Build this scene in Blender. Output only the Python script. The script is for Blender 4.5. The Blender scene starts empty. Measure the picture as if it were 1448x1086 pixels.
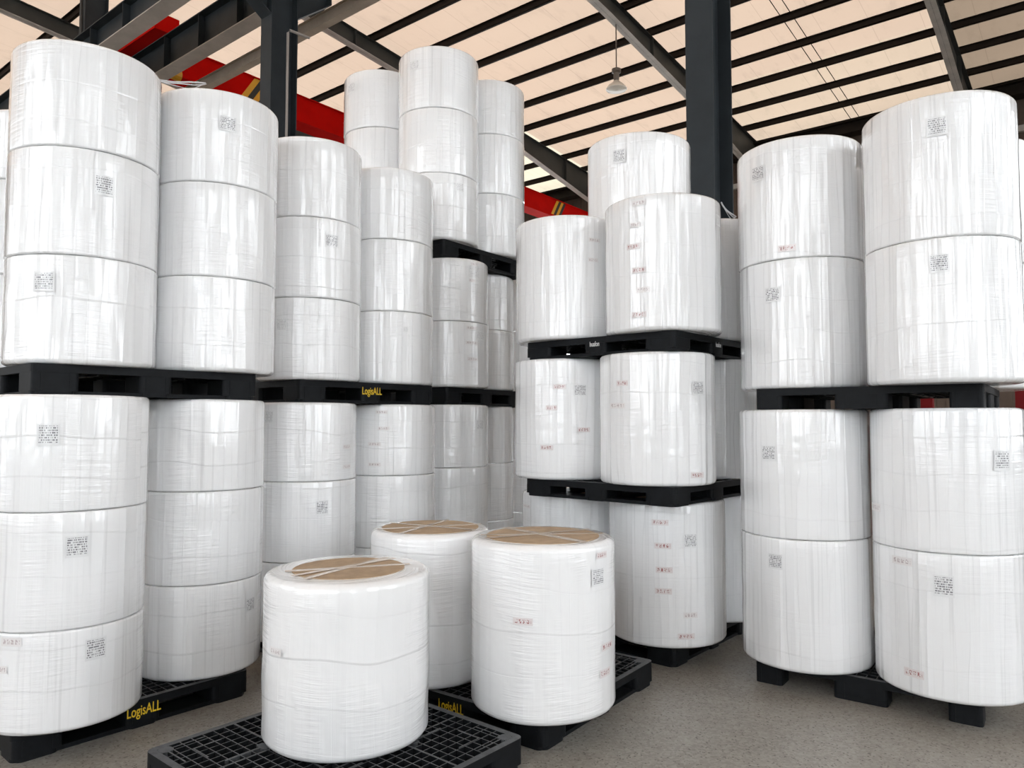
import bpy, bmesh, math, random
from mathutils import Vector, Matrix
random.seed(7)
SC = bpy.context.scene
COL = SC.collection
PI = math.pi

# ------------------------------------------------------------------ camera
CAM_H = 1.6
cd = bpy.data.cameras.new('camera')
cam = bpy.data.objects.new('camera', cd)
COL.objects.link(cam)
cd.sensor_fit = 'HORIZONTAL'
cd.sensor_width = 36.0
cd.lens = 36.0 * 1050.0 / 1448.0
cd.clip_end = 200
cam.location = (0, 0, CAM_H)
cam.rotation_euler = (PI / 2 + math.atan(54 / 1050.0), 0, 0)
SC.camera = cam

# ------------------------------------------------------------------ world and exposure
world = bpy.data.worlds.new('world')
SC.world = world
world.use_nodes = True
bg = world.node_tree.nodes['Background']
bg.inputs['Color'].default_value = (0.93, 0.97, 1.0, 1)
bg.inputs['Strength'].default_value = 5.0
SC.view_settings.view_transform = 'Standard'
SC.view_settings.look = 'None'
SC.view_settings.exposure = 0.47
SC.view_settings.gamma = 1.0
SC.view_settings.use_curve_mapping = False
SC.cycles.max_bounces = 8
SC.cycles.diffuse_bounces = 5
SC.cycles.use_denoising = True

# ------------------------------------------------------------------ building frame: s runs along the rafters, p along the purlins
BA = math.radians(38.5)
EX, EY = math.sin(BA), math.cos(BA)
def W(s, p, z=0.0):
    return Vector((EX * s - EY * p, EY * s + EX * p, z))

# ------------------------------------------------------------------ mesh helpers
class MB:
    """collects shapes into one mesh"""
    def __init__(self):
        self.v = []; self.f = []; self.m = []; self.uv = {}
    def add(self, pts, faces, mat=0, M=None):
        b = len(self.v)
        for q in pts:
            q = Vector(q)
            self.v.append(M @ q if M else q)
        for f in faces:
            self.f.append([b + i for i in f]); self.m.append(mat)
    def box(self, x0, x1, y0, y1, z0, z1, mat=0, M=None, top=None):
        P = [(x0,y0,z0),(x1,y0,z0),(x1,y1,z0),(x0,y1,z0),(x0,y0,z1),(x1,y0,z1),(x1,y1,z1),(x0,y1,z1)]
        self.add(P, [(3,2,1,0),(4,5,6,7),(0,1,5,4),(1,2,6,5),(2,3,7,6),(3,0,4,7)], mat, M)
        if top is not None: self.m[-5] = top
    def hexa(self, P, mat=0):
        self.add(P, [(3,2,1,0),(4,5,6,7),(0,1,5,4),(1,2,6,5),(2,3,7,6),(3,0,4,7)], mat)
    def bbox(self, s0, s1, p0, p1, z0, z1, mat=0, slope=0.0):
        """box in building coordinates; slope drops z along s"""
        P = []
        for z in (z0, z1):
            for s, p in ((s0,p0),(s1,p0),(s1,p1),(s0,p1)):
                P.append(W(s, p, z - slope * s))
        # W keeps handedness (s,p,z right handed)
        self.hexa(P, mat)
    def lathe(self, prof, n=48, mat=0, cx=0, cy=0, cap0=False, cap1=False):
        b = len(self.v); k = len(prof)
        for i in range(n):
            a = 2 * PI * i / n
            for r, z in prof:
                self.v.append(Vector((cx + r * math.cos(a), cy + r * math.sin(a), z)))
        for i in range(n):
            j = (i + 1) % n
            for q in range(k - 1):
                self.f.append([b+i*k+q, b+j*k+q, b+j*k+q+1, b+i*k+q+1]); self.m.append(mat)
        if cap0:
            self.f.append([b+i*k for i in range(n)][::-1]); self.m.append(mat)
        if cap1:
            self.f.append([b+i*k+k-1 for i in range(n)]); self.m.append(mat)
    def tube(self, pts, r, n=8, mat=0):
        pts = [Vector(q) for q in pts]
        b = len(self.v)
        for i, q in enumerate(pts):
            d = (pts[min(i+1, len(pts)-1)] - pts[max(i-1, 0)]).normalized()
            up = Vector((0,0,1)) if abs(d.z) < .9 else Vector((1,0,0))
            a = d.cross(up).normalized(); c = d.cross(a).normalized()
            for k in range(n):
                t = 2 * PI * k / n
                self.v.append(q + a * (r * math.cos(t)) + c * (r * math.sin(t)))
        for i in range(len(pts) - 1):
            for k in range(n):
                l = (k + 1) % n
                self.f.append([b+i*n+k, b+i*n+l, b+(i+1)*n+l, b+(i+1)*n+k]); self.m.append(mat)
        self.f.append([b+k for k in range(n)][::-1]); self.m.append(mat)
        e = b + (len(pts)-1) * n
        self.f.append([e+k for k in range(n)]); self.m.append(mat)
    def mesh(self, name, mats, smooth=False, angle=40):
        me = bpy.data.meshes.new(name)
        me.from_pydata([tuple(v) for v in self.v], [], self.f)
        for m in mats: me.materials.append(m)
        for poly, mi in zip(me.polygons, self.m):
            poly.material_index = mi
            poly.use_smooth = smooth
        me.update()
        bm = bmesh.new(); bm.from_mesh(me)
        bmesh.ops.recalc_face_normals(bm, faces=bm.faces)
        bm.to_mesh(me); bm.free()
        if smooth: me.set_sharp_from_angle(angle=math.radians(angle))
        return me
def link(name, me, parent=None, loc=None, rz=0):
    o = bpy.data.objects.new(name, me)
    COL.objects.link(o)
    if parent is not None: o.parent = parent
    if loc is not None: o.location = loc
    if rz: o.rotation_euler = (0, 0, rz)
    return o
def tag(o, label=None, cat=None, group=None, kind=None):
    if label: o['label'] = label
    if cat: o['category'] = cat
    if group: o['group'] = group
    if kind: o['kind'] = kind
    return o

# ------------------------------------------------------------------ materials
def newmat(name):
    m = bpy.data.materials.new(name); m.use_nodes = True
    nt = m.node_tree
    for n in list(nt.nodes): nt.nodes.remove(n)
    out = nt.nodes.new('ShaderNodeOutputMaterial')
    return m, nt, out
class NT:
    def __init__(self, nt): self.nt = nt
    def n(self, t, **kw):
        x = self.nt.nodes.new(t)
        for k, v in kw.items(): setattr(x, k, v)
        return x
    def l(self, a, b): self.nt.links.new(a, b)
    def val(self, x, v):
        if hasattr(v, 'is_output') or isinstance(v, bpy.types.NodeSocket): self.l(v, x)
        else: x.default_value = v
    def math(self, op, a, b=None, c=None, clamp=False):
        x = self.n('ShaderNodeMath', operation=op); x.use_clamp = clamp
        self.val(x.inputs[0], a)
        if b is not None: self.val(x.inputs[1], b)
        if c is not None: self.val(x.inputs[2], c)
        return x.outputs[0]
    def xyz(self, a, b, c=0.0):
        x = self.n('ShaderNodeCombineXYZ')
        for i, v in enumerate((a, b, c)): self.val(x.inputs[i], v)
        return x.outputs[0]
    def noise(self, vec, scale=1.0, detail=2.0, rough=0.5):
        x = self.n('ShaderNodeTexNoise'); self.l(vec, x.inputs['Vector'])
        x.inputs['Scale'].default_value = scale; x.inputs['Detail'].default_value = detail
        x.inputs['Roughness'].default_value = rough
        return x.outputs['Fac']
    def white(self, vec):
        x = self.n('ShaderNodeTexWhiteNoise', noise_dimensions='3D'); self.l(vec, x.inputs['Vector'])
        return x.outputs['Value']
    def mix(self, fac, a, b):
        x = self.n('ShaderNodeMix', data_type='RGBA')
        self.val(x.inputs[0], fac)
        for i, v in ((6, a), (7, b)):
            if isinstance(v, tuple): x.inputs[i].default_value = v if len(v) == 4 else (*v, 1)
            else: self.l(v, x.inputs[i])
        return x.outputs[2]
    def ramp(self, fac, lo, hi):
        x = self.n('ShaderNodeMapRange'); x.interpolation_type = 'SMOOTHSTEP'
        self.val(x.inputs[0], fac); x.inputs[1].default_value = lo; x.inputs[2].default_value = hi
        return x.outputs[0]
def plain(name, col, rough=.5, metal=0.0, spec=.5, var=0.0, vscale=8.0, bump=0.0):
    m, nt, out = newmat(name); t = NT(nt)
    b = t.n('ShaderNodeBsdfPrincipled')
    b.inputs['Roughness'].default_value = rough; b.inputs['Metallic'].default_value = metal
    b.inputs['Specular IOR Level'].default_value = spec
    c = (*col, 1)
    if var or bump:
        tc = t.n('ShaderNodeTexCoord')
        f = t.noise(tc.outputs['Object'], vscale, 4.0, .6)
        lo = tuple(max(0, x * (1 - var)) for x in col); hi = tuple(x * (1 + var) for x in col)
        t.l(t.mix(t.ramp(f, .3, .7), lo, hi), b.inputs['Base Color'])
        if bump:
            bp = t.n('ShaderNodeBump'); bp.inputs['Strength'].default_value = bump
            bp.inputs['Distance'].default_value = .01
            t.l(f, bp.inputs['Height']); t.l(bp.outputs[0], b.inputs['Normal'])
    else:
        b.inputs['Base Color'].default_value = c
    t.l(b.outputs[0], out.inputs[0])
    return m

def film_material(name, wraps, facets, tone=(.86, .865, .875)):
    """white paper under clear stretch film. wraps: sideways wrinkles, facets: upright pleats"""
    m, nt, out = newmat(name); t = NT(nt)
    uv = t.n('ShaderNodeUVMap'); uv.uv_map = 'uv'
    sep = t.n('ShaderNodeSeparateXYZ'); t.l(uv.outputs[0], sep.inputs[0])
    oi = t.n('ShaderNodeObjectInfo')
    rnd = t.math('MULTIPLY', oi.outputs['Random'], 37.0)
    u, v = sep.outputs[0], sep.outputs[1]
    def mul(a, b): return t.math('MULTIPLY', a, b)
    def add(a, b): return t.math('ADD', a, b)
    # upright pleats of uneven width
    uw = add(u, mul(t.noise(t.xyz(mul(u, 9.0), mul(v, .5), rnd), 1.0, 2.0), .16))
    cellf = mul(uw, 17.0)
    cell = t.math('FLOOR', cellf); fr = t.math('FRACT', cellf)
    r1 = t.white(t.xyz(cell, rnd, 1.0)); r2 = t.white(t.xyz(cell, rnd, 5.0))
    # film bands wound around, slightly slanted
    vb = add(add(mul(v, 5.0), mul(t.noise(t.xyz(mul(u, 1.3), mul(v, .7), rnd), 1.0, 2.0), .85)), rnd)
    bcell = t.math('FLOOR', vb); bfr = t.math('FRACT', vb)
    rb = t.white(t.xyz(bcell, rnd, 9.0))
    # fine sideways wrinkles, only in patches
    hw = t.noise(t.xyz(mul(u, 4.0), mul(add(v, mul(t.noise(t.xyz(mul(u, 2.0), mul(v, 3.0), rnd), 1.0, 1.0), .06)), 62.0), rnd), 1.0, 3.0, .6)
    patch = t.ramp(t.noise(t.xyz(mul(u, 5.0), mul(v, 2.6), add(rnd, 3.0)), 1.0, 2.0), .42, .60)
    vw = t.noise(t.xyz(mul(u, 26.0), mul(v, 1.1), rnd), 1.0, 3.0, .55)
    tilt = mul(mul(t.math('SUBTRACT', fr, .5), t.math('SUBTRACT', r1, .5)), facets * 4.2)
    tilt = add(tilt, mul(t.math('POWER', t.math('SUBTRACT', fr, .5), 2.0), facets * 1.5))
    h = add(mul(mul(hw, patch), wraps), tilt)
    h = add(h, mul(vw, .35 + facets * .5))
    h = add(h, mul(t.ramp(bfr, .0, .06), mul(rb, wraps * .5)))
    h = add(h, mul(t.noise(t.xyz(mul(u, 8.0), mul(v, 8.0), rnd), 1.0, 2.0), .8))
    bp = t.n('ShaderNodeBump'); bp.inputs['Strength'].default_value = 1.0; bp.inputs['Distance'].default_value = .0032
    t.l(h, bp.inputs['Height'])
    b = t.n('ShaderNodeBsdfPrincipled')
    # overlapping layers differ a little in grey
    k = add(.965, mul(r2, .035 if facets > .5 else .015))
    k = add(k, mul(rb, .015))
    k = t.math('SUBTRACT', k, mul(t.ramp(t.noise(t.xyz(mul(u, 46.0), mul(v, .7), rnd), 1.0, 2.0),   .58, .72), .11 if facets > .5 else .025))
    k = t.math('SUBTRACT', k, mul(mul(t.math('SUBTRACT', 1.0, t.ramp(bfr, .0, .03)), t.ramp(rb, .3, 1.0)), .07))
    k = t.math('SUBTRACT', k, mul(mul(t.math('SUBTRACT', 1.0, t.ramp(fr, .0, .08)), t.ramp(r1, .25, 1.0)), .16 if facets > .9 else (.08 if facets > .5 else .02)))  # pleat creases darkened in the colour
    vm = t.n('ShaderNodeVectorMath', operation='SCALE'); vm.inputs[0].default_value = tone
    t.l(k, vm.inputs['Scale'])
    t.l(vm.outputs[0], b.inputs['Base Color'])
    b.inputs['Roughness'].default_value = .30
    b.inputs['Specular IOR Level'].default_value = .5
    b.inputs['Coat Weight'].default_value = 1.0
    b.inputs['Coat Roughness'].default_value = .07
    b.inputs['Coat IOR'].default_value = 1.6
    t.l(bp.outputs[0], b.inputs['Normal']); t.l(bp.outputs[0], b.inputs['Coat Normal'])
    t.l(b.outputs[0], out.inputs[0])
    return m

def label_material(name, paper, ink, ncols, nrows, seed, density=.45, rowfill=.72, amount=1.0, groups=0):
    """a small printed sticker with rows of tiny marks"""
    m, nt, out = newmat(name); t = NT(nt)
    uv = t.n('ShaderNodeUVMap'); uv.uv_map = 'uv'
    sep = t.n('ShaderNodeSeparateXYZ'); t.l(uv.outputs[0], sep.inputs[0])
    oi = t.n('ShaderNodeObjectInfo')
    rnd = t.math('ADD', t.math('MULTIPLY', oi.outputs['Random'], 91.0), seed)
    u, v = sep.outputs[0], sep.outputs[1]
    x = t.math('MULTIPLY', u, float(ncols)); y = t.math('MULTIPLY', v, float(nrows))
    w = t.white(t.xyz(t.math('FLOOR', x), t.math('FLOOR', y if groups else t.math('MULTIPLY', v, nrows / 2.0)), rnd))
    on = t.math('GREATER_THAN', w, density)
    if groups:
        g = t.math('FRACT', t.math('MULTIPLY', t.math('SUBTRACT', u, .1), groups / .8))
        on = t.math('MULTIPLY', on, t.math('LESS_THAN', g, .66))
    else:
        yf = t.math('FRACT', t.math('MULTIPLY', v, nrows / 2.0))
        on = t.math('MULTIPLY', on, t.math('LESS_THAN', yf, rowfill))
    for a, lo, hi in ((u, .08, .92), (v, .13 if not groups else .24, .92 if not groups else .78)):
        on = t.math('MULTIPLY', on, t.math('MULTIPLY', t.math('GREATER_THAN', a, lo), t.math('LESS_THAN', a, hi)))
    on = t.math('MULTIPLY', on, amount)
    b = t.n('ShaderNodeBsdfPrincipled')
    t.l(t.mix(on, paper, ink), b.inputs['Base Color'])
    b.inputs['Roughness'].default_value = .32
    b.inputs['Coat Weight'].default_value = .5; b.inputs['Coat Roughness'].default_value = .1
    t.l(b.outputs[0], out.inputs[0])
    return m

M = {}
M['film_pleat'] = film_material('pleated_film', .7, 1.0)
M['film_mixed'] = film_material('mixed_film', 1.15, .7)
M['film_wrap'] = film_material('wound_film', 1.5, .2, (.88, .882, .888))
M['core'] = plain('cardboard', (.41, .29, .18), .65, var=.12, vscale=14)
M['tape'] = plain('clear_tape', (.62, .52, .43), .18, spec=.7)
M['label'] = label_material('printed_label', (.76, .765, .775), (.20, .20, .22), 44, 18, 3.0, density=.42, rowfill=.6)
M['label_faint'] = label_material('printed_label_faint', (.81, .815, .82), (.45, .45, .47), 44, 18, 8.0, density=.42, rowfill=.6, amount=.75)
M['sticker'] = label_material('red_sticker', (.74, .69, .69), (.36, .15, .15), 28, 8, 13.0, density=.52, groups=4)
M['sticker_faint'] = label_material('pale_sticker', (.77, .75, .75), (.42, .34, .35), 28, 8, 17.0, density=.42, groups=4, amount=.8)
M['plastic'] = plain('black_plastic', (.008, .009, .0105), .5, spec=.12, var=.15, vscale=20)
M['plastic_top'] = plain('scuffed_sheen_plastic', (.060, .063, .067), .4, spec=.3, var=.3, vscale=30)  # scuffs, plus light caught by the deck tops put into the grey
M['yellow'] = plain('yellow_print', (.75, .50, .02), .5)
M['white_print'] = plain('white_print', (.6, .6, .6), .5)
M['steel'] = plain('anthracite_paint', (.026, .032, .037), .5, spec=.2, var=.12, vscale=3)
M['steel_grey'] = plain('lit_flange_and_rail_grey', (.42, .39, .36), .5, var=.15, vscale=2)  # floor bounce on flange undersides put into this grey; wall rails share it
M['rafter'] = plain('dark_grey_paint', (.035, .037, .035), .55, spec=.3, var=.12, vscale=2)
M['purlin'] = plain('brown_primer', (.016, .011, .008), .65, spec=.15, var=.15, vscale=2)
M['red'] = plain('red_crane_paint', (.44, .004, .002), .8, spec=.03, var=.08, vscale=2)
M['deep_red'] = plain('deep_red_paint', (.16, .004, .006), .5, spec=.2)
M['black'] = plain('black_paint', (.012, .012, .012), .5)
M['amber'] = plain('yellow_crane_paint', (.62, .30, .01), .45)
M['lampshade'] = plain('spun_aluminium', (.62, .59, .54), .35, metal=.35)
M['lamplens'] = plain('frosted_lens', (.72, .68, .60), .4)
M['lamphousing'] = plain('lamp_housing', (.12, .10, .085), .45)
M['tan'] = plain('tan_primer', (.36, .30, .24), .5, var=.15, vscale=2)
M['pipe'] = plain('grey_conduit', (.30, .27, .25), .45)
M['wall'] = plain('brown_wall_sheet', (.085, .058, .042), .6, var=.2, vscale=1.5)
M['wall_in'] = plain('pale_wall_sheet', (.40, .39, .38), .7)
M['frame'] = plain('window_frame_paint', (.15, .16, .17), .5)

def floor_material():
    m, nt, out = newmat('polished_concrete'); t = NT(nt)
    tc = t.n('ShaderNodeTexCoord'); g = tc.outputs['Object']
    big = t.noise(g, 1.3, 4.0, .6); mid = t.noise(g, 9.0, 4.0, .6)
    vo = t.n('ShaderNodeTexVoronoi'); t.l(g, vo.inputs['Vector']); vo.inputs['Scale'].default_value = 55
    chip = t.math('MULTIPLY', t.math('LESS_THAN', vo.outputs['Distance'], .27), t.math('GREATER_THAN', t.noise(g, 30.0, 1.0), .50))
    vo2 = t.n('ShaderNodeTexVoronoi'); t.l(g, vo2.inputs['Vector']); vo2.inputs['Scale'].default_value = 75
    grain = vo2.outputs['Color']
    sg = t.n('ShaderNodeSeparateColor'); t.l(grain, sg.inputs[0])
    a = t.mix(t.ramp(big, .35, .65), (.20, .181, .156), (.255, .235, .205))
    a = t.mix(t.math('MULTIPLY', t.ramp(mid, .35, .7), .35), a, (.18, .16, .137))
    a = t.mix(t.math('MULTIPLY', sg.outputs[0], .42), a, (.43, .41, .375))
    a = t.mix(t.math('MULTIPLY', chip, .8), a, (.06, .047, .036))
    b = t.n('ShaderNodeBsdfPrincipled'); t.l(a, b.inputs['Base Color'])
    t.l(t.math('ADD', .28, t.math('MULTIPLY', mid, .2)), b.inputs['Roughness'])
    b.inputs['Specular IOR Level'].default_value = .5
    bp = t.n('ShaderNodeBump'); bp.inputs['Strength'].default_value = .08; bp.inputs['Distance'].default_value = .004
    t.l(mid, bp.inputs['Height']); t.l(bp.outputs[0], b.inputs['Normal'])
    t.l(b.outputs[0], out.inputs[0])
    return m
M['floor'] = floor_material()

def roof_material(name, through, under, seam=1.0):
    """thin pale sheet that lets daylight through; seams run along the fall of the roof"""
    m, nt, out = newmat(name); t = NT(nt)
    uv = t.n('ShaderNodeUVMap'); uv.uv_map = 'uv'
    sep = t.n('ShaderNodeSeparateXYZ'); t.l(uv.outputs[0], sep.inputs[0])
    s, p = sep.outputs[0], sep.outputs[1]
    pw = t.math('ADD', p, t.math('MULTIPLY', t.noise(t.xyz(s, p, 0.0), .8, 2.0), .03))
    d = t.math('ABSOLUTE', t.math('SUBTRACT', t.math('FRACT', t.math('ADD', pw, .5)), .5))
    line = t.math('SUBTRACT', 1.0, t.ramp(d, .003, .012))
    stain = t.ramp(t.noise(t.xyz(t.math('MULTIPLY', s, .9), t.math('MULTIPLY', p, 2.5), 4.0), 1.0, 5.0, .65), .50, .75)
    blot = t.noise(t.xyz(s, p, 9.0), .35, 3.0, .5)
    k = t.math('SUBTRACT', 1.0, t.math('MULTIPLY', line, .16 * seam))
    k = t.math('SUBTRACT', k, t.math('MULTIPLY', stain, .12))
    k = t.math('ADD', k, t.math('MULTIPLY', t.math('SUBTRACT', blot, .5), .12))
    def sc(col):
        vm = t.n('ShaderNodeVectorMath', operation='SCALE'); vm.inputs[0].default_value = col
        t.l(k, vm.inputs['Scale']); return vm.outputs[0]
    tr = t.n('ShaderNodeBsdfTranslucent'); t.l(sc(through), tr.inputs['Color'])
    df = t.n('ShaderNodeBsdfDiffuse'); t.l(sc(under), df.inputs['Color'])
    ad = t.n('ShaderNodeAddShader'); t.l(tr.outputs[0], ad.inputs[0]); t.l(df.outputs[0], ad.inputs[1])
    t.l(ad.outputs[0], out.inputs[0])
    return m
M['roof'] = roof_material('peach_roof_sheet', (.112, .083, .063), (.40, .32, .26))
M['roof_dim'] = roof_material('dim_bay_roof_sheet', (.052, .038, .027), (.30, .25, .20))  # dimmer light of the right-hand bay put into the sheet colour
M['skylight'] = roof_material('cream_skylight_sheet', (.150, .132, .100), (.42, .38, .30))
M['roof_warm'] = roof_material('cream_roof_sheet', (.116, .089, .067), (.40, .34, .26))

def clear_film():
    m, nt, out = newmat('loose_clear_film'); t = NT(nt)
    g = t.n('ShaderNodeBsdfPrincipled'); g.inputs['Base Color'].default_value = (.75, .76, .78, 1); g.inputs['Roughness'].default_value = .35
    tr = t.n('ShaderNodeBsdfTransparent')
    mx = t.n('ShaderNodeMixShader'); mx.inputs[0].default_value = .6
    t.l(tr.outputs[0], mx.inputs[1]); t.l(g.outputs[0], mx.inputs[2]); t.l(mx.outputs[0], out.inputs[0])
    return m
M['clear'] = clear_film()

# ================================================================== THE BUILDING
SLOPE = .0735
PB = 12.16                      # height of the purlin undersides at s = 0
def zp(s): return PB - SLOPE * s
S0, S1, P0, P1 = -10.0, 23.3, -9.0, 34.0
COLS_P = (2.55, 8.4, 14.25, 20.1)

mb = MB(); mb.box(-40, 40, -30, 45, -.2, 0)
fl = link('floor', mb.mesh('floor', [M['floor']]))
tag(fl, 'grey brown polished concrete floor with dark specks', 'floor', kind='structure')

# roof sheet: one thin sheet, some bays in another sheet
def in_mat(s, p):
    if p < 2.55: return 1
    if 14.25 < p < 20.1 and s > 17.2: return 2
    if p < 8.4 and s > 19.4: return 3
    return 0
ss = sorted(set([S0, S1 + .5, 17.2, 19.4, 23.3]))
pp = sorted(set([P0, P1, 2.55, 8.4, 14.25, 20.1]))
me = bpy.data.meshes.new('ceiling')
vs_, fs_, ms_, uv_ = [], [], [], []
for a, b in zip(ss[:-1], ss[1:]):
    for c, d in zip(pp[:-1], pp[1:]):
        k = len(vs_)
        for s, p in ((a, c), (a, d), (b, d), (b, c)):
            vs_.append(tuple(W(s, p, zp(s) + .16))); uv_.append((s, p))
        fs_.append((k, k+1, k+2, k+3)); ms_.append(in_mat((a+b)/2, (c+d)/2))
me.from_pydata(vs_, [], fs_)
ul = me.uv_layers.new(name='uv')
for poly, mi in zip(me.polygons, ms_):
    poly.material_index = mi
    for li in poly.loop_indices: ul.data[li].uv = uv_[me.loops[li].vertex_index]
for k in ('roof', 'roof_dim', 'skylight', 'roof_warm'): me.materials.append(M[k])
tag(link('ceiling', me), 'sloping peach coloured roof sheeting above the dark purlins', 'ceiling', kind='structure')

# purlins
k = 0
s = 23.23
purl = []
while s > S0:
    purl.append(s); s -= 1.229
ordw = ['first','second','third','fourth','fifth','sixth','seventh','eighth','ninth','tenth','eleventh','twelfth','thirteenth','fourteenth',
        'fifteenth','sixteenth','seventeenth','eighteenth','nineteenth','twentieth']
for i, s in enumerate(purl):
    if s < 4.0: break
    mb = MB()
    z = zp(s)
    mb.bbox(s - .006, s + .006, P0, P1, z, z + .15)
    mb.bbox(s - .006, s + .065, P0, P1, z, z + .012)
    mb.bbox(s - .065, s + .006, P0, P1, z + .138, z + .15)
    o = link('roof_purlin', mb.mesh('roof_purlin', [M['purlin']]))
    tag(o, 'dark brown steel purlin under the roof sheets, %s one up from the eave' % ordw[i], 'purlin', 'roof purlins', 'structure')

# two thin rods under the sheets, crossing the purlins
for i, p in enumerate((5.35, 5.58)):
    mb = MB(); mb.tube([W(s, p, zp(s) + .13) for s in (6, 12, 18, 23.2)], .011, 6)
    tag(link('tie_rod', mb.mesh('tie_rod', [M['purlin']])), 'thin brown rod crossing under the roof sheets, %s of a pair' % ('right' if i == 0 else 'left'), 'rod', 'roof tie rods', 'structure')

# rafters: tapered I beams under the purlins
def depth(s):
    if s < 14: return .42
    if s < 18.4: return .42 + (s - 14) / 4.4 * .15
    return .57 + (s - 18.4) / 4.9 * .47
rlab = {2.55: 'dark grey sloping rafter at the upper right, above the right-hand rolls',
        8.4: 'dark grey sloping rafter running behind the tall right column, with the lamp under it',
        14.25: 'dark grey sloping rafter behind the tallest rolls of the left row',
        20.1: 'dark grey sloping rafter at the top left corner above the nearest stack'}
for p in COLS_P:
    mb = MB()
    st = [-10, 0, 6, 12, 14, 16, 18.4, 20.8, 23.25]
    for a, b in zip(st[:-1], st[1:]):
        za, zb = zp(a), zp(b); da, db = depth(a), depth(b)
        def slab(p0, p1, la, lb, ha, hb, mat):
            P = [W(a,p0,la), W(b,p0,lb), W(b,p1,lb), W(a,p1,la), W(a,p0,ha), W(b,p0,hb), W(b,p1,hb), W(a,p1,ha)]
            mb.hexa(P, mat)
        slab(p - .006, p + .006, za - da, zb - db, za, zb, 0)
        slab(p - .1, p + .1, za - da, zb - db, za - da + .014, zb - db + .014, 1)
        slab(p - .1, p + .1, za - .014, zb - .014, za, zb, 0)
    for s in (11.6, 16, 18.4, 20.8):
        mb.bbox(s - .006, s + .006, p - .098, p + .098, zp(s) - depth(s) + .014, zp(s) - .014)
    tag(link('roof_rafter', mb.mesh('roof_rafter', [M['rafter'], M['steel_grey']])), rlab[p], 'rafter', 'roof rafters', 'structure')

# far wall with girts, a big open doorway, eave beam
mb = MB()
DP0, DP1, DZ = 10.6, 21.6, 8.4
for p0, p1, z0, z1 in ((P0, DP0, 0, 10.6), (DP1, P1, 0, 10.6), (DP0, DP1, DZ, 10.6)):
    n = max(1, int((p1 - p0) / .35))
    # ribbed sheet
    for i in range(n):
        a = p0 + (p1 - p0) * i / n; b = p0 + (p1 - p0) * (i + 1) / n; q = a + (b - a) * .3
        mb.bbox(23.30, 23.36, a, q, z0, z1); mb.bbox(23.33, 23.36, q, b, z0, z1)
tag(link('wall_back', mb.mesh('wall_back', [M['wall']])), 'dark brown ribbed wall sheeting far behind the rolls', 'wall', kind='structure')
for i, z in enumerate((1.6, 3.2, 6.4, 8.0, 9.2)):
    mb = MB()
    if z < DZ:
        mb.bbox(23.18, 23.30, P0, DP0, z, z + .16); mb.bbox(23.18, 23.30, DP1, P1, z, z + .16)
    else: mb.bbox(23.18, 23.30, P0, P1, z, z + .16)
    tag(link('trim_%d' % (i + 1), mb.mesh('trim', [M['steel_grey']])), 'horizontal wall rail on the brown wall, %s from the floor' % ordw[i], 'wall rail', kind='structure')
mb = MB()
mb.bbox(22.75, 23.2, P0, P1, 10.05, 10.07); mb.bbox(22.97, 22.985, P0, P1, 10.05, 10.42); mb.bbox(22.8, 23.17, P0, P1, 10.40, 10.42)
tag(link('eave_beam', mb.mesh('eave_beam', [M['purlin']])), 'dark eave beam along the top of the far wall', 'beam', kind='structure')
# wall at the far left end
mb = MB(); mb.bbox(S0, S1, P1, P1 + .1, 0, 14)
tag(link('wall_left', mb.mesh('wall_left', [M['wall_in']])), 'pale end wall far to the left', 'wall', kind='structure')

# window walls behind and to the right of the camera: they light the hall
def window_wall(name, along_p, a0, a1, fixed, ztop):
    mb = MB(); fr = MB(); n = 0
    def bx(m_, u0, u1, z0, z1, t=.12):
        if along_p: m_.bbox(fixed - t, fixed, u0, u1, z0, z1)
        else: m_.bbox(u0, u1, fixed - t, fixed, z0, z1)
    bx(mb, a0, a1, 0, 1.0); bx(mb, a0, a1, 9.4, ztop)
    u = a0
    while u < a1 - .1:
        e = min(u + 6.0, a1)
        bx(mb, u, min(u + 2.8, e), 1.0, 9.4)
        if e - u > 3.9:
            fr = MB()
            w = e - (u + 2.8)
            k = max(1, round(w / .9))
            for i in range(k + 1):
                c = u + 2.8 + w * i / k
                bx(fr, c - .05, c + .05, 1.0, 9.4, .1)
            for z in (1.0, 2.4, 3.8, 5.2, 6.6, 8.0, 9.26):
                bx(fr, u + 2.8, e, z, z + .14, .1)
            n += 1
            window_wall.n += 1
            tag(link('window_%d' % window_wall.n, fr.mesh('window', [M['frame']])), 'tall steel framed window in the %s wall' % name, 'window', 'tall windows', 'structure')
        u = e
    tag(link('wall_' + name, mb.mesh('wall_' + name, [M['wall_in']])), 'pale %s wall with tall windows' % name, 'wall', kind='structure')
window_wall.n = 0
window_wall('front', True, P0, P1, S0, 13.1)
window_wall('right', False, S0, S1, P0, 13.1)

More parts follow.
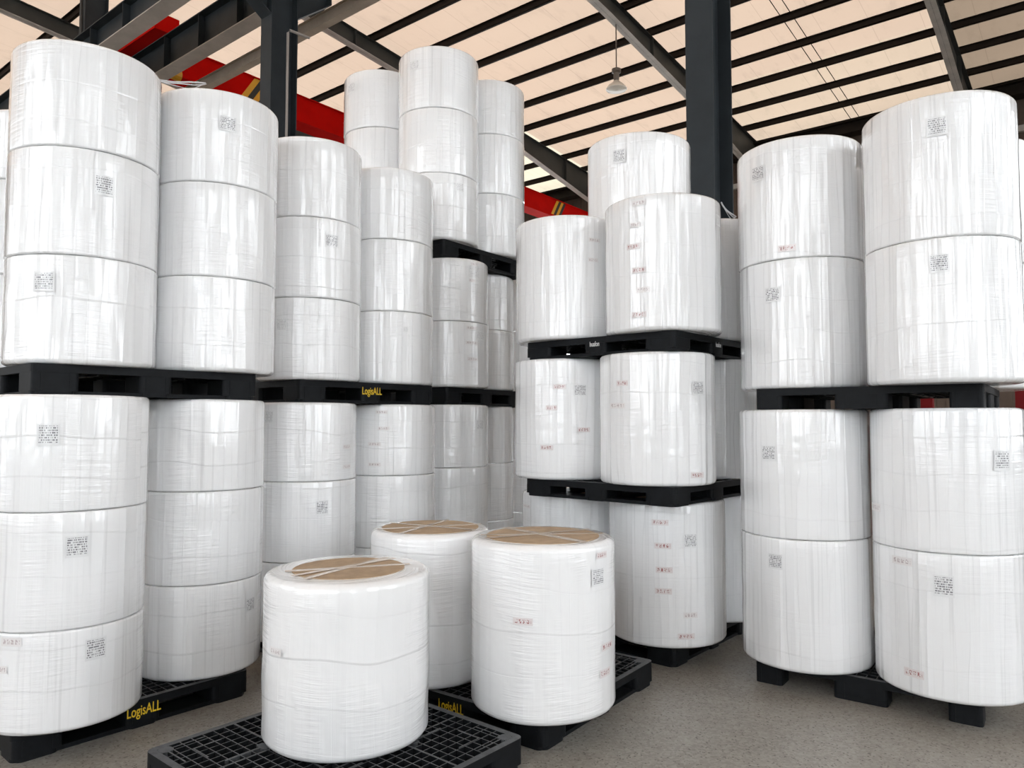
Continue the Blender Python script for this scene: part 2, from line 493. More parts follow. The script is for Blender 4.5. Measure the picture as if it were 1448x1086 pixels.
# columns
def column(p, s, label, extra=None, k=1.0):
    e = bpy.data.objects.new('steel_column', None); COL.objects.link(e)
    e.location = W(s, p, 0)
    tag(e, label, 'column', 'steel columns')
    R = Matrix.Rotation(PI / 2 - BA, 4, 'Z')
    top = zp(s) - .3
    mb = MB()
    for q in (-.2, .185): mb.box(q * k, (q + .015) * k, -.12 * k, .12 * k, 0.02, top, 0, R)
    mb.box(-.19 * k, .19 * k, -.007, .007, .02, top, 0, R)
    link('shaft', mb.mesh('shaft', [M['steel']]), e)
    mb = MB(); mb.box(-.27, .27, -.2, .2, 0, .02, 0, R)
    link('base_plate', mb.mesh('base_plate', [M['steel']]), e)
    for sg, z0, z1, L, zt in ((1, 7.0, 7.44, .75, 7.72), (-1, 6.9, 7.3, .82, 7.53)):
        mb = MB()
        a, b = sg * .2, sg * L
        for y0, y1 in ((-.007, .007),):
            P = [R @ Vector(q) for q in ((a,y0,z0),(b,y0,z1),(b,y1,z1),(a,y1,z0),(a,y0,zt),(b,y0,zt),(b,y1,zt),(a,y1,zt))]
            mb.hexa(P)
        P = [R @ Vector(q) for q in ((a,-.11,z0),(b,-.11,z1),(b,.11,z1),(a,.11,z0),(a,-.11,z0+.015),(b,-.11,z1+.015),(b,.11,z1+.015),(a,.11,z0+.015))]
        mb.hexa(P)
        mb.box(min(a,b), max(a,b), -.11, .11, zt - .015, zt, 0, R)
        mb.box(b - .008, b + .008, -.11, .11, z1, zt, 0, R)
        link('bracket', mb.mesh('bracket', [M['steel']]), e)
    if extra == 'pipe':
        mb = MB()
        q = [R @ Vector(v) for v in ((.02,-.16,.3),(.02,-.16,6.72),(.04,-.17,6.76),(.30,-.24,6.74))]
        mb.tube(q, .018)
        tag(link('conduit', mb.mesh('conduit', [M['pipe']], True), e), 'thin light grey conduit clipped to the column')
    if extra == 'cable':
        mb = MB()
        q = [R @ Vector((-.215, -.02 + .03 * math.sin(i * .9), 6.5 + i * .35)) for i in range(12)]
        mb.tube(q, .012)
        link('cable', mb.mesh('cable', [M['black']], True), e)
    return e
column(2.75, 6.38, 'tall dark grey steel column standing behind the middle and right-hand rolls', None, 1.08)
column(8.4, 5.6, 'dark grey steel column behind the left row, with conduit and crane bracket', 'pipe')
column(14.25, 5.6, 'dark grey steel column at the top left, behind the nearest stack', 'cable')

# crane runway girders
def girder(s, z0, z1, p0, p1, label):
    e = bpy.data.objects.new('crane_girder', None); COL.objects.link(e); e.location = W(s, p0, z0)
    tag(e, label, 'beam', 'crane runway girders')
    inv = Matrix.Translation(-e.location)
    def put(name, mb, mat, lab=None):
        o = link(name, mb.mesh(name, [mat]), e); o.data.transform(inv)
        if lab: o['label'] = lab
    mb = MB(); mb.bbox(s - .006, s + .006, p0, p1, z0 + .016, z1 - .016); put('web', mb, M['steel'])
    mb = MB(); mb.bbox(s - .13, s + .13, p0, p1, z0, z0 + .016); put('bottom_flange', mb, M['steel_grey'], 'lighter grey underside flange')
    mb = MB(); mb.bbox(s - .13, s + .13, p0, p1, z1 - .016, z1); put('top_flange', mb, M['steel'])
    mb = MB(); mb.tube([W(s, p0, z1 + .05), W(s, p1, z1 + .05)], .05, 10); put('rail', mb, M['steel'])
    q = p0 + .8
    while q < p1:
        mb = MB(); mb.bbox(s - .12, s + .12, q - .005, q + .005, z0 + .016, z1 - .016); put('stiffener', mb, M['steel'])
        q += 1.15
girder(6.22, 7.735, 8.33, 2.6, 25.9, 'dark crane girder on the column bracket, right of its twin, below the round rail')
girder(5.02, 7.545, 7.98, 2.6, 25.9, 'dark crane girder nearer the camera, leading up left of the round rail')

# tie beam beyond the column
mb = MB()
mb.bbox(6.80, 6.812, 6.2, 16, 7.60, 7.80); mb.bbox(6.74, 6.87, 6.2, 16, 7.59, 7.602); mb.bbox(6.76, 6.85, 6.2, 16, 7.79, 7.80)
tag(link('tie_beam', mb.mesh('tie_beam', [M['tan']])), 'thin brown grey beam passing behind the left column to the roof edge', 'beam')

# red bridge crane
e = bpy.data.objects.new('bridge_crane', None); COL.objects.link(e); e.location = W(6.2, 14.2, 8.42)
tag(e, 'red overhead bridge crane with yellow and black stripes behind the left row', 'crane')
inv = Matrix.Translation(-e.location)
def cput(name, mb, mats, lab=None):
    o = link(name, mb.mesh(name, mats), e); o.data.transform(inv)
    if lab: o['label'] = lab
mb = MB(); mb.bbox(6.46, 22.6, 14.0, 14.35, 8.42, 8.965); mb.bbox(6.46, 22.6, 13.93, 14.42, 8.36, 8.42); mb.bbox(6.46, 22.6, 13.96, 14.39, 8.965, 8.985)
cput('bridge_girder', mb, [M['red']])
mb = MB(); mb.bbox(6.0, 6.44, 12.75, 15.5, 8.485, 8.80)
cput('end_carriage', mb, [M['red']])
def stripe(s, w, mat, lab):
    # slanted stripe on the girder's face
    z0, z1 = 8.425, 8.96; sl = .34
    mb = MB()
    P = [W(s,13.995,z0),W(s+w,13.995,z0),W(s+w,14.0,z0),W(s,14.0,z0),W(s+sl,13.995,z1),W(s+sl+w,13.995,z1),W(s+sl+w,14.0,z1),W(s+sl,14.0,z1)]
    mb.hexa(P); cput('warning_stripe', mb, [mat], lab)
for base in (8.40, 19.65):
    for i in range(4):
        stripe(base + i * .135, .135, M['amber'] if i % 2 == 0 else M['black'], 'yellow slanted stripe' if i % 2 == 0 else 'black slanted stripe')
mb = MB(); mb.tube([W(6.55, 13.3, 8.05), W(6.75, 13.3, 8.05)], .10, 14)
cput('buffer', mb, [M['amber']], 'yellow round buffer')

# pendant lamp under the rafter
LP = W(14.4, 8.42, 0)
e = bpy.data.objects.new('pendant_lamp', None); COL.objects.link(e)
zt = zp(14.4) - depth(14.4)
e.location = (LP.x, LP.y, zt)
tag(e, 'high bay lamp hanging on a thin rod from the dark rafter', 'lamp')
zb = 9.15 - zt
mb = MB(); mb.tube([(0,0,0), (0,0,zb + .48)], .014, 8); link('rod', mb.mesh('rod', [M['lamphousing']], True), e)
mb = MB(); mb.lathe([(.05,zb+.20),(.065,zb+.24),(.065,zb+.38),(.105,zb+.40),(.105,zb+.47),(.05,zb+.50),(.012,zb+.51)], 24, 0, cap0=True, cap1=True)
link('housing', mb.mesh('housing', [M['lamphousing']], True), e)
mb = MB(); mb.lathe([(.055,zb+.205),(.09,zb+.17),(.17,zb+.10),(.235,zb+.02),(.24,zb),(.232,zb),(.165,zb+.095),(.085,zb+.16),(.05,zb+.19)], 32)
tag(link('lamp_shade', mb.mesh('lamp_shade', [M['lampshade']], True), e), 'pale conical metal shade')
mb = MB(); mb.lathe([(.001,zb-.035),(.12,zb-.025),(.20,zb-.006),(.232,zb+.004),(.001,zb+.005)], 32)
link('lens', mb.mesh('lens', [M['lamplens']], True), e)

# red uprights far behind the right-hand pallets
for (s, p, lab) in ((9.61, 1.57, 'red upright seen through the right-hand upper pallet'), (10.26, .72, 'red upright at the right edge beyond the right-hand pallets')):
    mb = MB(); mb.bbox(s - .05, s + .05, p - .06, p + .06, 0, 2.0)
    mb.bbox(s - .12, s + .12, p - .12, p + .12, 0, .02)
    tag(link('red_post', mb.mesh('red_post', [M['deep_red']])), lab, 'post')

# ================================================================== PALLETS
def rrect(x0, x1, y0, y1, r, k=4):
    pts = []
    for cx, cy, a0 in ((x1-r,y0+r,-90),(x1-r,y1-r,0),(x0+r,y1-r,90),(x0+r,y0+r,180)):
        for i in range(k + 1):
            a = math.radians(a0 + 90.0 * i / k)
            pts.append((cx + r * math.cos(a), cy + r * math.sin(a)))
    return pts
def prism(mb, pts, z0, z1, mat=0):
    n = len(pts)
    mb.add([(x, y, z0) for x, y in pts] + [(x, y, z1) for x, y in pts],
           [tuple(range(n))[::-1], tuple(range(n, 2*n))] + [(i, (i+1) % n, n + (i+1) % n, n + i) for i in range(n)], mat)
def ring(mb, outer, inner, z0, z1, mat=0, top=None):
    n = len(outer)
    P = [(x, y, z) for z in (z0, z1) for x, y in outer] + [(x, y, z) for z in (z0, z1) for x, y in inner]
    F = []
    for i in range(n):
        j = (i + 1) % n
        F += [(i, j, n+j, n+i), (2*n+j, 2*n+i, 3*n+i, 3*n+j), (n+i, n+j, 3*n+j, 3*n+i), (j, i, 2*n+i, 2*n+j)]
    b = len(mb.m)
    mb.add(P, F, mat)
    if top is not None:
        for i in range(n): mb.m[b + 4*i + 2] = top
_pal = {}
HALF = .6
def pallet_meshes(hp, kind):
    key = (round(hp, 4), kind)
    if key in _pal: return _pal[key]
    d = .042 if hp > .12 else .036
    run = .02 if kind == 'runner' else 0.0
    mb = MB()
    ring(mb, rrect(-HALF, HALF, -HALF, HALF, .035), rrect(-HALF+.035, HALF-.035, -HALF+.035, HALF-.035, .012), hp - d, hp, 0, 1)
    n = 21
    L = HALF - .034
    for i in range(1, n):
        c = -L + 2 * L * i / n
        w = .0026 if i not in (7, 14) else .006
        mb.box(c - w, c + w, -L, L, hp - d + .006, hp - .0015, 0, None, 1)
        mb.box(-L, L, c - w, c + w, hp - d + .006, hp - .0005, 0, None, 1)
    # stiffer outlines and pads on the deck, as moulded
    for sx in (-1, 1):
        for sy in (-1, 1):
            for q in (.03, .115):
                for a in (0, 1):
                    t = .004
                    u0, u1 = sorted((sx * (L - q), sx * (L - q - .20 + q * .6)))
                    v = sy * (L - q)
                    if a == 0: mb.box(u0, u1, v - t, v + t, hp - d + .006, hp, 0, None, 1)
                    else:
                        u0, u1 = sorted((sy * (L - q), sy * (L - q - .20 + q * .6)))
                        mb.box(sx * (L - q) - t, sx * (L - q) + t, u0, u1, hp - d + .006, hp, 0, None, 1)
            x, y = sx * (L - .03), sy * (L - .03)
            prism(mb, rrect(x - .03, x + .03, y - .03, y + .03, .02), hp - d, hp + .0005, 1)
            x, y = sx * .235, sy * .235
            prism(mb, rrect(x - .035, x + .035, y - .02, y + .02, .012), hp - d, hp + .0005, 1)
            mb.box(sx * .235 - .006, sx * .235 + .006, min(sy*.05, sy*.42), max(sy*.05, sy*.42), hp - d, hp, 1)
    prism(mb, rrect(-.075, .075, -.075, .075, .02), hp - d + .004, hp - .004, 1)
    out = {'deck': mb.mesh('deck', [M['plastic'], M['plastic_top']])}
    cw, mw = (.215, .175) if kind == 'runner' else (.16, .285)
    legs = []
    for ix in (-1, 0, 1):
        for iy in (-1, 0, 1):
            wx = mw if ix == 0 else cw; wy = mw if iy == 0 else cw
            cx = 0 if ix == 0 else ix * (HALF - .003 - wx / 2); cy = 0 if iy == 0 else iy * (HALF - .003 - wy / 2)
            mb = MB()
            prism(mb, rrect(cx - wx/2, cx + wx/2, cy - wy/2, cy + wy/2, .022), run, hp - d)
            # shallow ribs on the leg's outer faces
            for k in (-1, 1):
                mb.box(cx + k * wx * .3 - .004, cx + k * wx * .3 + .004, cy - wy/2 - .002, cy + wy/2 + .002, run + .006, hp - d - .006)
            legs.append(mb.mesh('leg', [M['plastic']]))
    out['legs'] = legs
    out['runners'] = []
    if run:
        for c, w in ((-HALF + .003 + cw/2, cw), (0, mw), (HALF - .003 - cw/2, cw)):
            mb = MB(); prism(mb, rrect(-HALF + .004, HALF - .004, c - w*.42, c + w*.42, .03), 0, run + .001)
            out['runners'].append(mb.mesh('runner', [M['plastic']]))
        for c, w in ((-HALF + .003 + cw/2, cw), (0, mw), (HALF - .003 - cw/2, cw)):
            mb = MB(); prism(mb, rrect(c - w*.42, c + w*.42, -HALF + .004, HALF - .004, .03), 0, run)
            out['runners'].append(mb.mesh('runner', [M['plastic']]))
    _pal[key] = out
    return out
def pallet(x, y, z, yaw, hp, kind, label, logos=(), group='black plastic pallets'):
    e = bpy.data.objects.new('plastic_pallet', None); COL.objects.link(e)
    e.location = (x, y, z); e.rotation_euler = (0, 0, math.radians(yaw))
    tag(e, label, 'pallet', group)
    pm = pallet_meshes(hp, kind)
    link('deck', pm['deck'], e)
    for l in pm['legs']: link('leg', l, e)
    for r in pm['runners']: link('runner', r, e)
    for text, mat, size, face, lab in logos:
        cu = bpy.data.curves.new('logo', 'FONT'); cu.body = text; cu.size = size; cu.extrude = .0006; cu.offset = .0006
        cu.align_x = 'CENTER'; cu.align_y = 'CENTER'; cu.materials.append(M[mat])
        tmp = bpy.data.objects.new('logo', cu); lm = bpy.data.meshes.new_from_object(tmp); bpy.data.objects.remove(tmp); bpy.data.curves.remove(cu)
        o = link('logo', lm, e); o['label'] = lab
        o.scale = (.72, 1.15, 1)
        zc = .02 + (hp - .02) * .46 + .008
        if face == 'front': o.location = (0, -HALF + .0005, zc); o.rotation_euler = (PI/2, 0, 0)
        else: o.location = (HALF - .0005, 0, zc); o.rotation_euler = (PI/2, 0, PI/2)
    return e
LG = lambda face: ('LogisALL', 'yellow', .066, face, 'yellow LogisALL lettering')
HF = lambda face: ('huafon', 'white_print', .040, face, 'small white huafon lettering')
PALLETS = [
 # left row
 (-2.396, 4.39, 0, 49.4, .145, 'runner', 'black pallet on the floor under the two nearest left stacks, yellow lettering', (LG('front'),)),
 (-2.39, 4.45, 1.735, 48.5, .155, 'runner', 'black pallet at eye level between the two nearest left stacks', ()),
 (-1.46, 5.78, 0, 48, .145, 'runner', 'black floor pallet mostly hidden under the third and fourth stacks of the left row', ()),
 (-1.46, 5.78, 1.735, 48, .15, 'runner', 'black pallet at eye level under the third and fourth upper loads, yellow lettering', (LG('front'),)),
 (-.73, 7.02, 0, 58, .145, 'runner', 'black floor pallet hidden behind the front rolls, under the fifth and sixth stacks', ()),
 (-.73, 7.02, 1.75, 58, .145, 'runner', 'black pallet at eye level at the far end of the left row, light showing through', ()),
 (-.71, 7.0, 2.99, 54, .15, 'runner', 'high black pallet under the tallest three stacks of the left row', ()),
 (.0, 8.35, 0, 58, .145, 'runner', 'black floor pallet at the far end of the left row, behind the middle group', ()),
 (.0, 8.35, 1.75, 58, .145, 'runner', 'black raised pallet at the far end of the left row, behind the middle group', ()),
 # middle group
 (1.0, 5.76, 0, -41, .14, 'runner', 'black floor pallet under the middle group', ()),
 (.94, 5.42, 1.0775, -41, .121, 'runner', 'lower raised pallet of the middle group, resting on the bottom rolls', ()),
 (.945, 5.40, 2.045, -41, .125, 'runner', 'upper raised pallet of the middle group with small white lettering', (HF('front'), HF('side'))),
 # right-hand group
 (2.344, 4.81, 0, -36.5, .14, 'legs', 'black floor pallet on block feet under the right-hand rolls', ()),
 (2.34, 4.71, 1.678, -36.5, .125, 'legs', 'black pallet at eye level between the right-hand rolls', ()),
 # front
 (-.79, 3.46, 0, -40, .14, 'runner', 'black pallet with grid deck in the foreground under the nearest single roll', ()),
 (.03, 4.52, 0, -36.6, .14, 'runner', 'black pallet with grid deck under the two rolls with round tops, yellow lettering', (LG('front'),)),
]
for a in PALLETS: pallet(*a)

# ================================================================== PAPER ROLLS
def roll_mesh(r, h, seed, wob=.0012, f0=.022, f1=.022, seg=72):
    rr = random.Random(seed)
    prof = []          # (radius, z)
    for a in (0, 25, 50, 75, 90):
        t = math.radians(a)
        prof.append((r - f0 + f0 * math.sin(t), f0 - f0 * math.cos(t)))
    n = max(3, int(h / .085))
    for i in range(1, n):
        prof.append((r + rr.uniform(-wob, wob), f0 + (h - f0 - f1) * i / n))
    for a in (90, 65, 40, 15, 0):
        t = math.radians(a)
        prof.append((r - f1 + f1 * math.sin(t), h - f1 + f1 * math.cos(t)))
    ph = [rr.uniform(0, 6.28) for _ in range(3)]
    V, F, U = [], [], []
    k = len(prof)
    for i in range(seg + 1):
        a = 2 * PI * i / seg
        dr = wob * (.6 * math.sin(3 * a + ph[0]) + .5 * math.sin(5 * a + ph[1]))
        for q, z in prof:
            V.append(((q + dr) * math.cos(a), (q + dr) * math.sin(a), z)); U.append((a * r, z))
    # seam column is doubled so that the film pattern runs on; weld position stays exact
    for q in range(k): V[seg * k + q] = V[q]
    for i in range(seg):
        for q in range(k - 1):
            F.append((i*k+q, (i+1)*k+q, (i+1)*k+q+1, i*k+q+1))
    b = len(V)
    rb = prof[-1][0]
    V += [(0, 0, h), (0, 0, 0)]; U += [(0, h), (0, 0)]
    for i in range(seg):
        F.append((i*k+k-1, (i+1)*k+k-1, b)); F.append(((i+1)*k, i*k, b+1))
    me = bpy.data.meshes.new('paper_roll')
    me.from_pydata(V, [], F)
    ul = me.uv_layers.new(name='uv')
    for l in me.loops: ul.data[l.index].uv = U[l.vertex_index]
    for p in me.polygons: p.use_smooth = True
    me.set_sharp_from_angle(angle=math.radians(50))
    return me
def patch_mesh(name, r, th, z, w, h, mat, tilt=0.0):
    """a sticker bent around the roll"""
    n = 6
    V, U, F = [], [], []
    for i in range(n + 1):
        t = i / n
        a = th + (t - .5) * w / r
        for j in (0, 1):
            zz = z + (j - .5) * h + tilt * (t - .5) * w
            V.append((r * math.cos(a), r * math.sin(a), zz)); U.append((t, j))
    for i in range(n): F.append((2*i, 2*i+2, 2*i+3, 2*i+1))
    me = bpy.data.meshes.new(name); me.from_pydata(V, [], F)
    ul = me.uv_layers.new(name='uv')
    for l in me.loops: ul.data[l.index].uv = U[l.vertex_index]
    for p in me.polygons: p.use_smooth = True
    me.materials.append(mat)
    return me
ROLL = {}
def roll(key, x, y, r, z, h, mat, label, group, core=None, seed=0, f0=.024, f1=.024):
    me = roll_mesh(r, h - .003, seed, .0016 if mat != 'film_wrap' else .0028, f0, f1)
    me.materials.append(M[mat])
    o = link('paper_roll', me, None, (x, y, z + .001))
    tag(o, label, 'paper roll', group)
    ROLL[key] = (o, r)
    if core:
        rc, strips = core
        zt = h - .003
        mb = MB(); mb.lathe([(.0005, zt - .001), (rc, zt - .001), (rc, zt + .003), (.0005, zt + .003)], 48)
        d = link('core_disc', mb.mesh('core_disc', [M['core']]), o); d['label'] = 'brown cardboard disc'
        for i, (ang, off, w) in enumerate(strips):
            a = math.radians(ang)
            L = math.sqrt(max(.01, (rc + .03) ** 2 - off * off))
            R = Matrix.Rotation(a, 4, 'Z')
            mb = MB(); mb.box(-L, L, off - w/2, off + w/2, zt + .0035 + .0012 * i, zt + .0042 + .0012 * i, 0, R)
            s_ = link('tape_strip', mb.mesh('tape_strip', [M['tape']]), d); s_['label'] = 'clear tape strip'
    return o
STACKS = [
 ('A1l', -2.285, 3.86, 0.36, [0.145, 0.62, 1.175, 1.735], 'film_mixed', 'the nearest left stack', 'in lower load', 'wrapped rolls in the left row', None),
 ('A1u', -2.34, 4.02, 0.363, [1.89, 2.44, 2.99, 3.545], 'film_mixed', 'the nearest left stack', 'in upper load', 'wrapped rolls in the left row', None),
 ('A1b', -2.895, 4.53, 0.36, [1.89, 2.44, 2.99, 3.4], 'film_mixed', 'the stack behind the nearest left stack', 'in upper load', 'wrapped rolls in the left row', None),
 ('A2l', -1.9, 4.58, 0.357, [0.145, 0.675, 1.205, 1.735], 'film_mixed', 'the second left stack', 'in lower load', 'wrapped rolls in the left row', None),
 ('A2u', -1.85, 4.57, 0.363, [1.89, 2.44, 2.99, 3.545], 'film_mixed', 'the second left stack', 'in upper load', 'wrapped rolls in the left row', None),
 ('A3l', -1.47, 5.28, 0.36, [0.145, 0.675, 1.205, 1.735], 'film_mixed', 'the third left stack', 'in lower load', 'wrapped rolls in the left row', None),
 ('A3u', -1.455, 5.3, 0.36, [1.885, 2.44, 2.99, 3.545], 'film_mixed', 'the third left stack', 'in upper load', 'wrapped rolls in the left row', None),
 ('A4l', -0.965, 5.85, 0.36, [0.145, 0.675, 1.205, 1.735], 'film_mixed', 'the fourth left stack', 'in lower load', 'wrapped rolls in the left row', None),
 ('A4u', -0.985, 5.85, 0.355, [1.885, 2.43, 2.975, 3.525], 'film_mixed', 'the fourth left stack', 'in upper load', 'wrapped rolls in the left row', None),
 ('A5l', -0.556, 6.53, 0.345, [0.145, 0.69, 1.22, 1.75], 'film_mixed', 'the fifth left stack', 'in lower load', 'wrapped rolls in the left row', None),
 ('A5m', -0.556, 6.53, 0.345, [1.895, 2.45, 2.99], 'film_mixed', 'the fifth left stack', 'in second load', 'wrapped rolls in the left row', None),
 ('A5t', -0.655, 6.52, 0.355, [3.14, 3.71, 4.27, 4.81], 'film_mixed', 'the fifth left stack', 'in top load', 'wrapped rolls in the left row', None),
 ('A6l', -0.33, 7.19, 0.345, [0.145, 0.69, 1.22, 1.75], 'film_mixed', 'the sixth left stack', 'in lower load', 'wrapped rolls in the left row', None),
 ('A6m', -0.33, 7.19, 0.345, [1.895, 2.46, 2.99], 'film_mixed', 'the sixth left stack', 'in second load', 'wrapped rolls in the left row', None),
 ('A6t', -0.235, 7.1, 0.355, [3.14, 3.71, 4.27, 4.79], 'film_mixed', 'the sixth left stack', 'in top load', 'wrapped rolls in the left row', None),
 ('B1t', -1.235, 6.94, 0.355, [3.14, 3.71, 4.27, 4.81], 'film_mixed', 'stack behind the tallest rolls', 'in the top load', 'wrapped rolls in the left row', None),
 ('A7l', 0.2, 7.86, 0.345, [0.145, 0.69, 1.22, 1.75], 'film_mixed', 'the last stack of the left row', 'in lower load', 'wrapped rolls in the left row', None),
 ('A7m', 0.2, 7.86, 0.345, [1.895, 2.53, 3.17], 'film_mixed', 'the last stack of the left row', 'in second load', 'wrapped rolls in the left row', None),
 ('M1l', 0.475, 5.78, 0.398, [0.14, 1.075], 'film_pleat', 'white wrapped roll, bottom left of the middle group, behind the front rolls', '', 'wrapped rolls of the middle group', (0.33, [])),
 ('M2l', 1.08, 5.25, 0.398, [0.14, 1.075], 'film_pleat', 'white wrapped roll with five red stickers, bottom front of the middle group', '', 'wrapped rolls of the middle group', (0.33, [])),
 ('M3l', 1.6, 5.86, 0.39, [0.14, 1.075], 'film_pleat', 'white wrapped roll in shade, bottom right of the middle group', '', 'wrapped rolls of the middle group', None),
 ('M1m', 0.396, 5.482, 0.372, [1.2, 2.045], 'film_pleat', 'white wrapped roll, left of the middle tier in the middle group', '', 'wrapped rolls of the middle group', None),
 ('M2m', 0.97, 4.98, 0.38, [1.2, 2.045], 'film_pleat', 'white wrapped roll at the front of the middle tier, middle group', '', 'wrapped rolls of the middle group', None),
 ('M3m', 1.47, 5.56, 0.374, [1.2, 2.045], 'film_pleat', 'white wrapped roll in shade, right of the middle tier, middle group', '', 'wrapped rolls of the middle group', None),
 ('M1t', 0.405, 5.43, 0.376, [2.17, 3.035], 'film_pleat', 'white wrapped roll, left of the top tier in the middle group', '', 'wrapped rolls of the middle group', None),
 ('M2t', 1.01, 4.93, 0.38, [2.17, 3.035], 'film_pleat', 'white wrapped roll with a column of red stickers, front of the top tier', '', 'wrapped rolls of the middle group', None),
 ('M3t', 1.507, 5.515, 0.376, [2.17, 3.035], 'film_pleat', 'white wrapped roll, right of the top tier beside the right-hand rolls', '', 'wrapped rolls of the middle group', None),
 ('M4t', 0.95, 5.5, 0.38, [3.035, 3.65], 'film_pleat', 'white wrapped roll standing alone on top of the middle group', '', 'wrapped rolls of the middle group', None),
 ('R1l', 1.85, 4.73, 0.384, [0.14, 0.91, 1.678], 'film_pleat', 'left stack of right-hand group', 'in lower load', 'wrapped rolls of the right-hand group', None),
 ('R2l', 2.472, 4.255, 0.383, [0.14, 0.91, 1.678], 'film_pleat', 'right stack of right-hand group', 'in lower load', 'wrapped rolls of the right-hand group', None),
 ('R1u', 1.86, 4.74, 0.379, [1.803, 2.585, 3.33], 'film_pleat', 'left stack of right-hand group', 'in upper load', 'wrapped rolls of the right-hand group', None),
 ('R2u', 2.385, 4.1, 0.379, [1.803, 2.55, 3.31], 'film_pleat', 'right stack of right-hand group', 'in upper load', 'wrapped rolls of the right-hand group', None),
 ('R3u', 2.98, 4.83, 0.38, [1.803, 2.57, 3.35], 'film_pleat', 'the stack at the right picture edge', 'in upper load', 'wrapped rolls of the right-hand group', None),
 ('F1', -0.787, 3.62, 0.388, [0.14, 0.9], 'film_wrap', 'white wrapped roll alone on the foreground pallet, cardboard disc on its top', '', 'single rolls in front', (0.265, [(18, 0.0, 0.035), (62, 0.0, 0.035), (48, 0.02, 0.03)])),
 ('F2', 0.165, 4.0, 0.38, [0.14, 1.0], 'film_wrap', 'white wrapped roll with red stickers and cardboard disc, right of three front rolls', '', 'single rolls in front', (0.3, [(5, 0.02, 0.03), (-52, 0.0, 0.05), (30, 0.03, 0.03)])),
 ('F3', -0.485, 4.45, 0.348, [0.14, 0.98], 'film_wrap', 'white wrapped roll behind the other two front rolls, cardboard disc on top', '', 'single rolls in front', (0.285, [(20, 0.0, 0.03), (70, 0.03, 0.03), (-30, 0.0, 0.03)])),
]
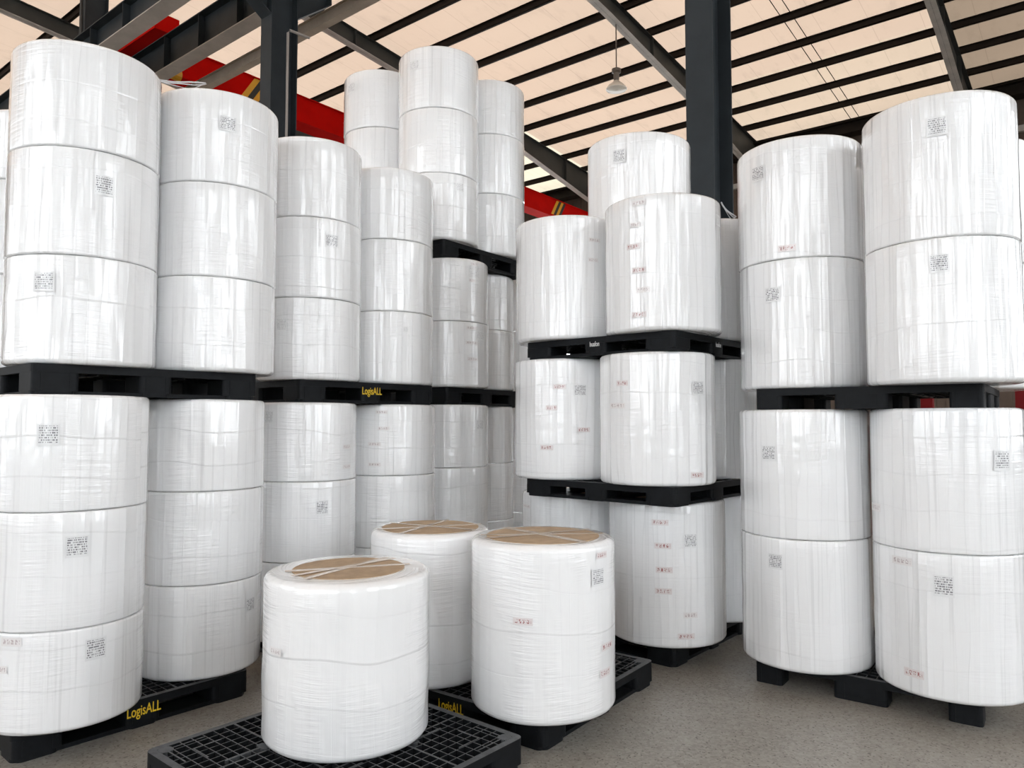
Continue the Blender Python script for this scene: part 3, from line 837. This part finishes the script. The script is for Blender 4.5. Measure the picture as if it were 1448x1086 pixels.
STICKERS = [
 ('A1u1','L',-0.817,0.371,0.092,0.106),
 ('A1u0','L',-1.531,0.408,0.104,0.099),
 ('A1l2','L',-1.303,0.365,0.095,0.103),
 ('A1l1','L',-0.925,0.388,0.100,0.102),
 ('A1l0','L',-0.678,0.367,0.097,0.103),
 ('A2u2','L',-1.029,0.353,0.098,0.091),
 ('A3u1','L',-0.904,0.395,0.099,0.089),
 ('A3u0','l',-1.826,0.368,0.080,0.089),
 ('A3l2','l',-1.987,0.428,0.073,0.089),
 ('A3l1','L',-0.973,0.356,0.088,0.098),
 ('A2l0','L',-0.282,0.371,0.084,0.081),
 ('A4u0','l',-1.028,0.410,0.040,0.043),
 ('A5m1','l',-0.817,0.428,0.130,0.120),
 ('A5l2','l',-0.599,0.356,0.103,0.085),
 ('A5m0','l',-0.607,0.443,0.114,0.078),
 ('B1t2','l',-2.318,0.395,0.130,0.091),
 ('A5t2','l',-2.107,0.380,0.109,0.084),
 ('A5t0','l',-0.941,0.458,0.086,0.077),
 ('M4t0','L',-2.104,0.447,0.097,0.100),
 ('M2t0','l',-0.601,0.724,0.070,0.070),
 ('M1m0','L',-1.375,0.619,0.092,0.078),
 ('M2m0','L',-1.025,0.613,0.099,0.091),
 ('M2l0','L',-1.381,0.691,0.093,0.090),
 ('R1u1','L',-2.616,0.558,0.101,0.096),
 ('R1u0','L',-2.392,0.570,0.101,0.091),
 ('R2u1','L',-2.090,0.578,0.095,0.100),
 ('R2u0','L',-2.105,0.609,0.091,0.096),
 ('R1l1','L',-2.476,0.503,0.097,0.091),
 ('R1l0','L',-2.389,0.632,0.090,0.090),
 ('R2l1','L',-1.364,0.491,0.097,0.106),
 ('R2l0','L',-2.162,0.602,0.097,0.112),
 ('F20','L',-0.807,0.693,0.094,0.086),
 ('R1u1','S',-2.141,0.061,0.106,0.040),
 ('R2l1','s',3.040,0.203,0.130,0.045),
 ('R2l0','S',-2.571,0.118,0.108,0.044),
 ('R2l0','s',-2.706,0.705,0.123,0.044),
 ('M2t0','s',-2.151,0.809,0.096,0.036),
 ('M2t0','s',-2.218,0.673,0.070,0.031),
 ('M2t0','S',-2.262,0.536,0.092,0.036),
 ('M2t0','S',-2.161,0.382,0.096,0.036),
 ('M2t0','s',-2.090,0.255,0.093,0.036),
 ('M2t0','S',-2.168,0.101,0.096,0.036),
 ('M1m0','S',-1.758,0.644,0.089,0.034),
 ('M1m0','S',-1.906,0.498,0.082,0.034),
 ('M1m0','S',-1.310,0.347,0.094,0.034),
 ('M1m0','S',-2.005,0.224,0.095,0.034),
 ('M2m0','S',-2.357,0.647,0.089,0.036),
 ('M2m0','s',-2.468,0.504,0.130,0.036),
 ('M2m0','S',-1.066,0.070,0.106,0.036),
 ('M2l0','S',-1.873,0.808,0.109,0.038),
 ('M2l0','S',-1.832,0.658,0.109,0.038),
 ('M2l0','S',-1.813,0.504,0.108,0.038),
 ('M2l0','S',-1.828,0.368,0.108,0.038),
 ('M2l0','s',-1.396,0.217,0.097,0.038),
 ('M2l0','S',-1.472,0.083,0.113,0.038),
 ('F20','S',-1.866,0.499,0.100,0.035),
 ('F20','S',-0.729,0.797,0.087,0.032),
 ('F20','S',-0.600,0.341,0.114,0.036),
 ('F20','S',-0.661,0.215,0.098,0.040),
 ('F10','s',-2.281,0.452,0.086,0.033),
 ('A1l0','s',-1.676,0.436,0.101,0.040),
 ('A1l0','s',-1.798,0.308,0.056,0.036),
 ('A5m1','s',-0.817,0.495,0.080,0.030),
 ('A5m1','s',-0.883,0.352,0.067,0.030),
 ('A5m0','s',-0.900,0.501,0.111,0.030),
 ('A5m0','s',-0.899,0.375,0.130,0.030),
 ('A5m0','s',-0.876,0.237,0.113,0.030),
 ('A4l2','s',-1.561,0.468,0.089,0.027),
 ('A4l2','s',-1.515,0.348,0.088,0.027),
 ('A4l2','s',-1.702,0.233,0.098,0.027),
 ('A4l2','s',-1.698,0.083,0.097,0.027),
 ('A3l2','s',-0.416,0.225,0.082,0.030),
 ('A3l2','s',-0.409,0.089,0.091,0.030),
 ('M1t0','s',-1.120,0.689,0.093,0.029),
 ('M1t0','s',-1.152,0.549,0.079,0.029),
 ('M1l0','s',-2.722,0.829,0.130,0.027),
]
i = 0
for key, x, y, r, zs, mat, stack, tier, group, core in STACKS:
    n = len(zs) - 1
    for k in range(n):
        i += 1
        if n == 1: pos = ''
        elif n == 2: pos = ('bottom', 'top')[k]
        else: pos = ('bottom', 'middle', 'top')[k]
        if n == 1: lab = stack
        else: lab = 'white wrapped roll, %s of %s %s, %s' % (pos, ('two', 'three')[n - 2], tier, stack)
        jx = 0.002 * math.sin(i * 2.3); jy = 0.002 * math.cos(i * 1.7)
        roll('%s%d' % (key, k), x + jx, y + jy, r, zs[k], zs[k+1] - zs[k], mat, lab, group, core, i, (.034 if mat == 'film_wrap' else .026) if k == 0 else .010, (.034 if mat == 'film_wrap' else .022) if k == n - 1 else .010)
KIND = {'L': ('label', 'label', 'small printed label'), 'l': ('label', 'label_faint', 'faint label under the film'),
        'S': ('sticker', 'sticker', 'small red-lettered sticker'), 's': ('sticker', 'sticker_faint', 'faint sticker under the film')}
for key, kd, th, z, w, h in STICKERS:
    o, r = ROLL[key]
    nm, mt, lab = KIND[kd]
    p = link(nm, patch_mesh(nm, r + .0045, th, z, w, h, M[mt]), o)
    p['label'] = lab

# loose ends of stretch film hanging between stacks
def film_strand(p0, p1, w, sag, label, n=14):
    p0, p1 = Vector(p0), Vector(p1)
    # twisted into three thin ropes that part and join
    mb = MB()
    for k in range(3):
        pts = []
        for i in range(n + 1):
            t = i / n
            q = p0.lerp(p1, t)
            q.z -= sag * 4 * t * (1 - t) + w * k * .5 * math.sin(PI * t) * (1 + .25 * math.sin(7 * t + k))
            q.y += .008 * math.sin(6 * t + 2 * k)
            pts.append(q)
        mb.tube(pts, .0045 - .001 * k, 6)
    so = link('stretch_film', mb.mesh('stretch_film', [M['clear']], True))
    tag(so, label, 'stretch film', 'loose film strands')
film_strand((-2.085, 4.25, 3.605), (-1.80, 4.27, 3.59), .035, .004, 'loose clear film strand between the tops of the two nearest left stacks')
film_strand((1.372, 4.80, 3.04), (1.485, 4.86, 2.96), .03, .015, 'loose strand of clear film from the middle group to the right-hand rolls')
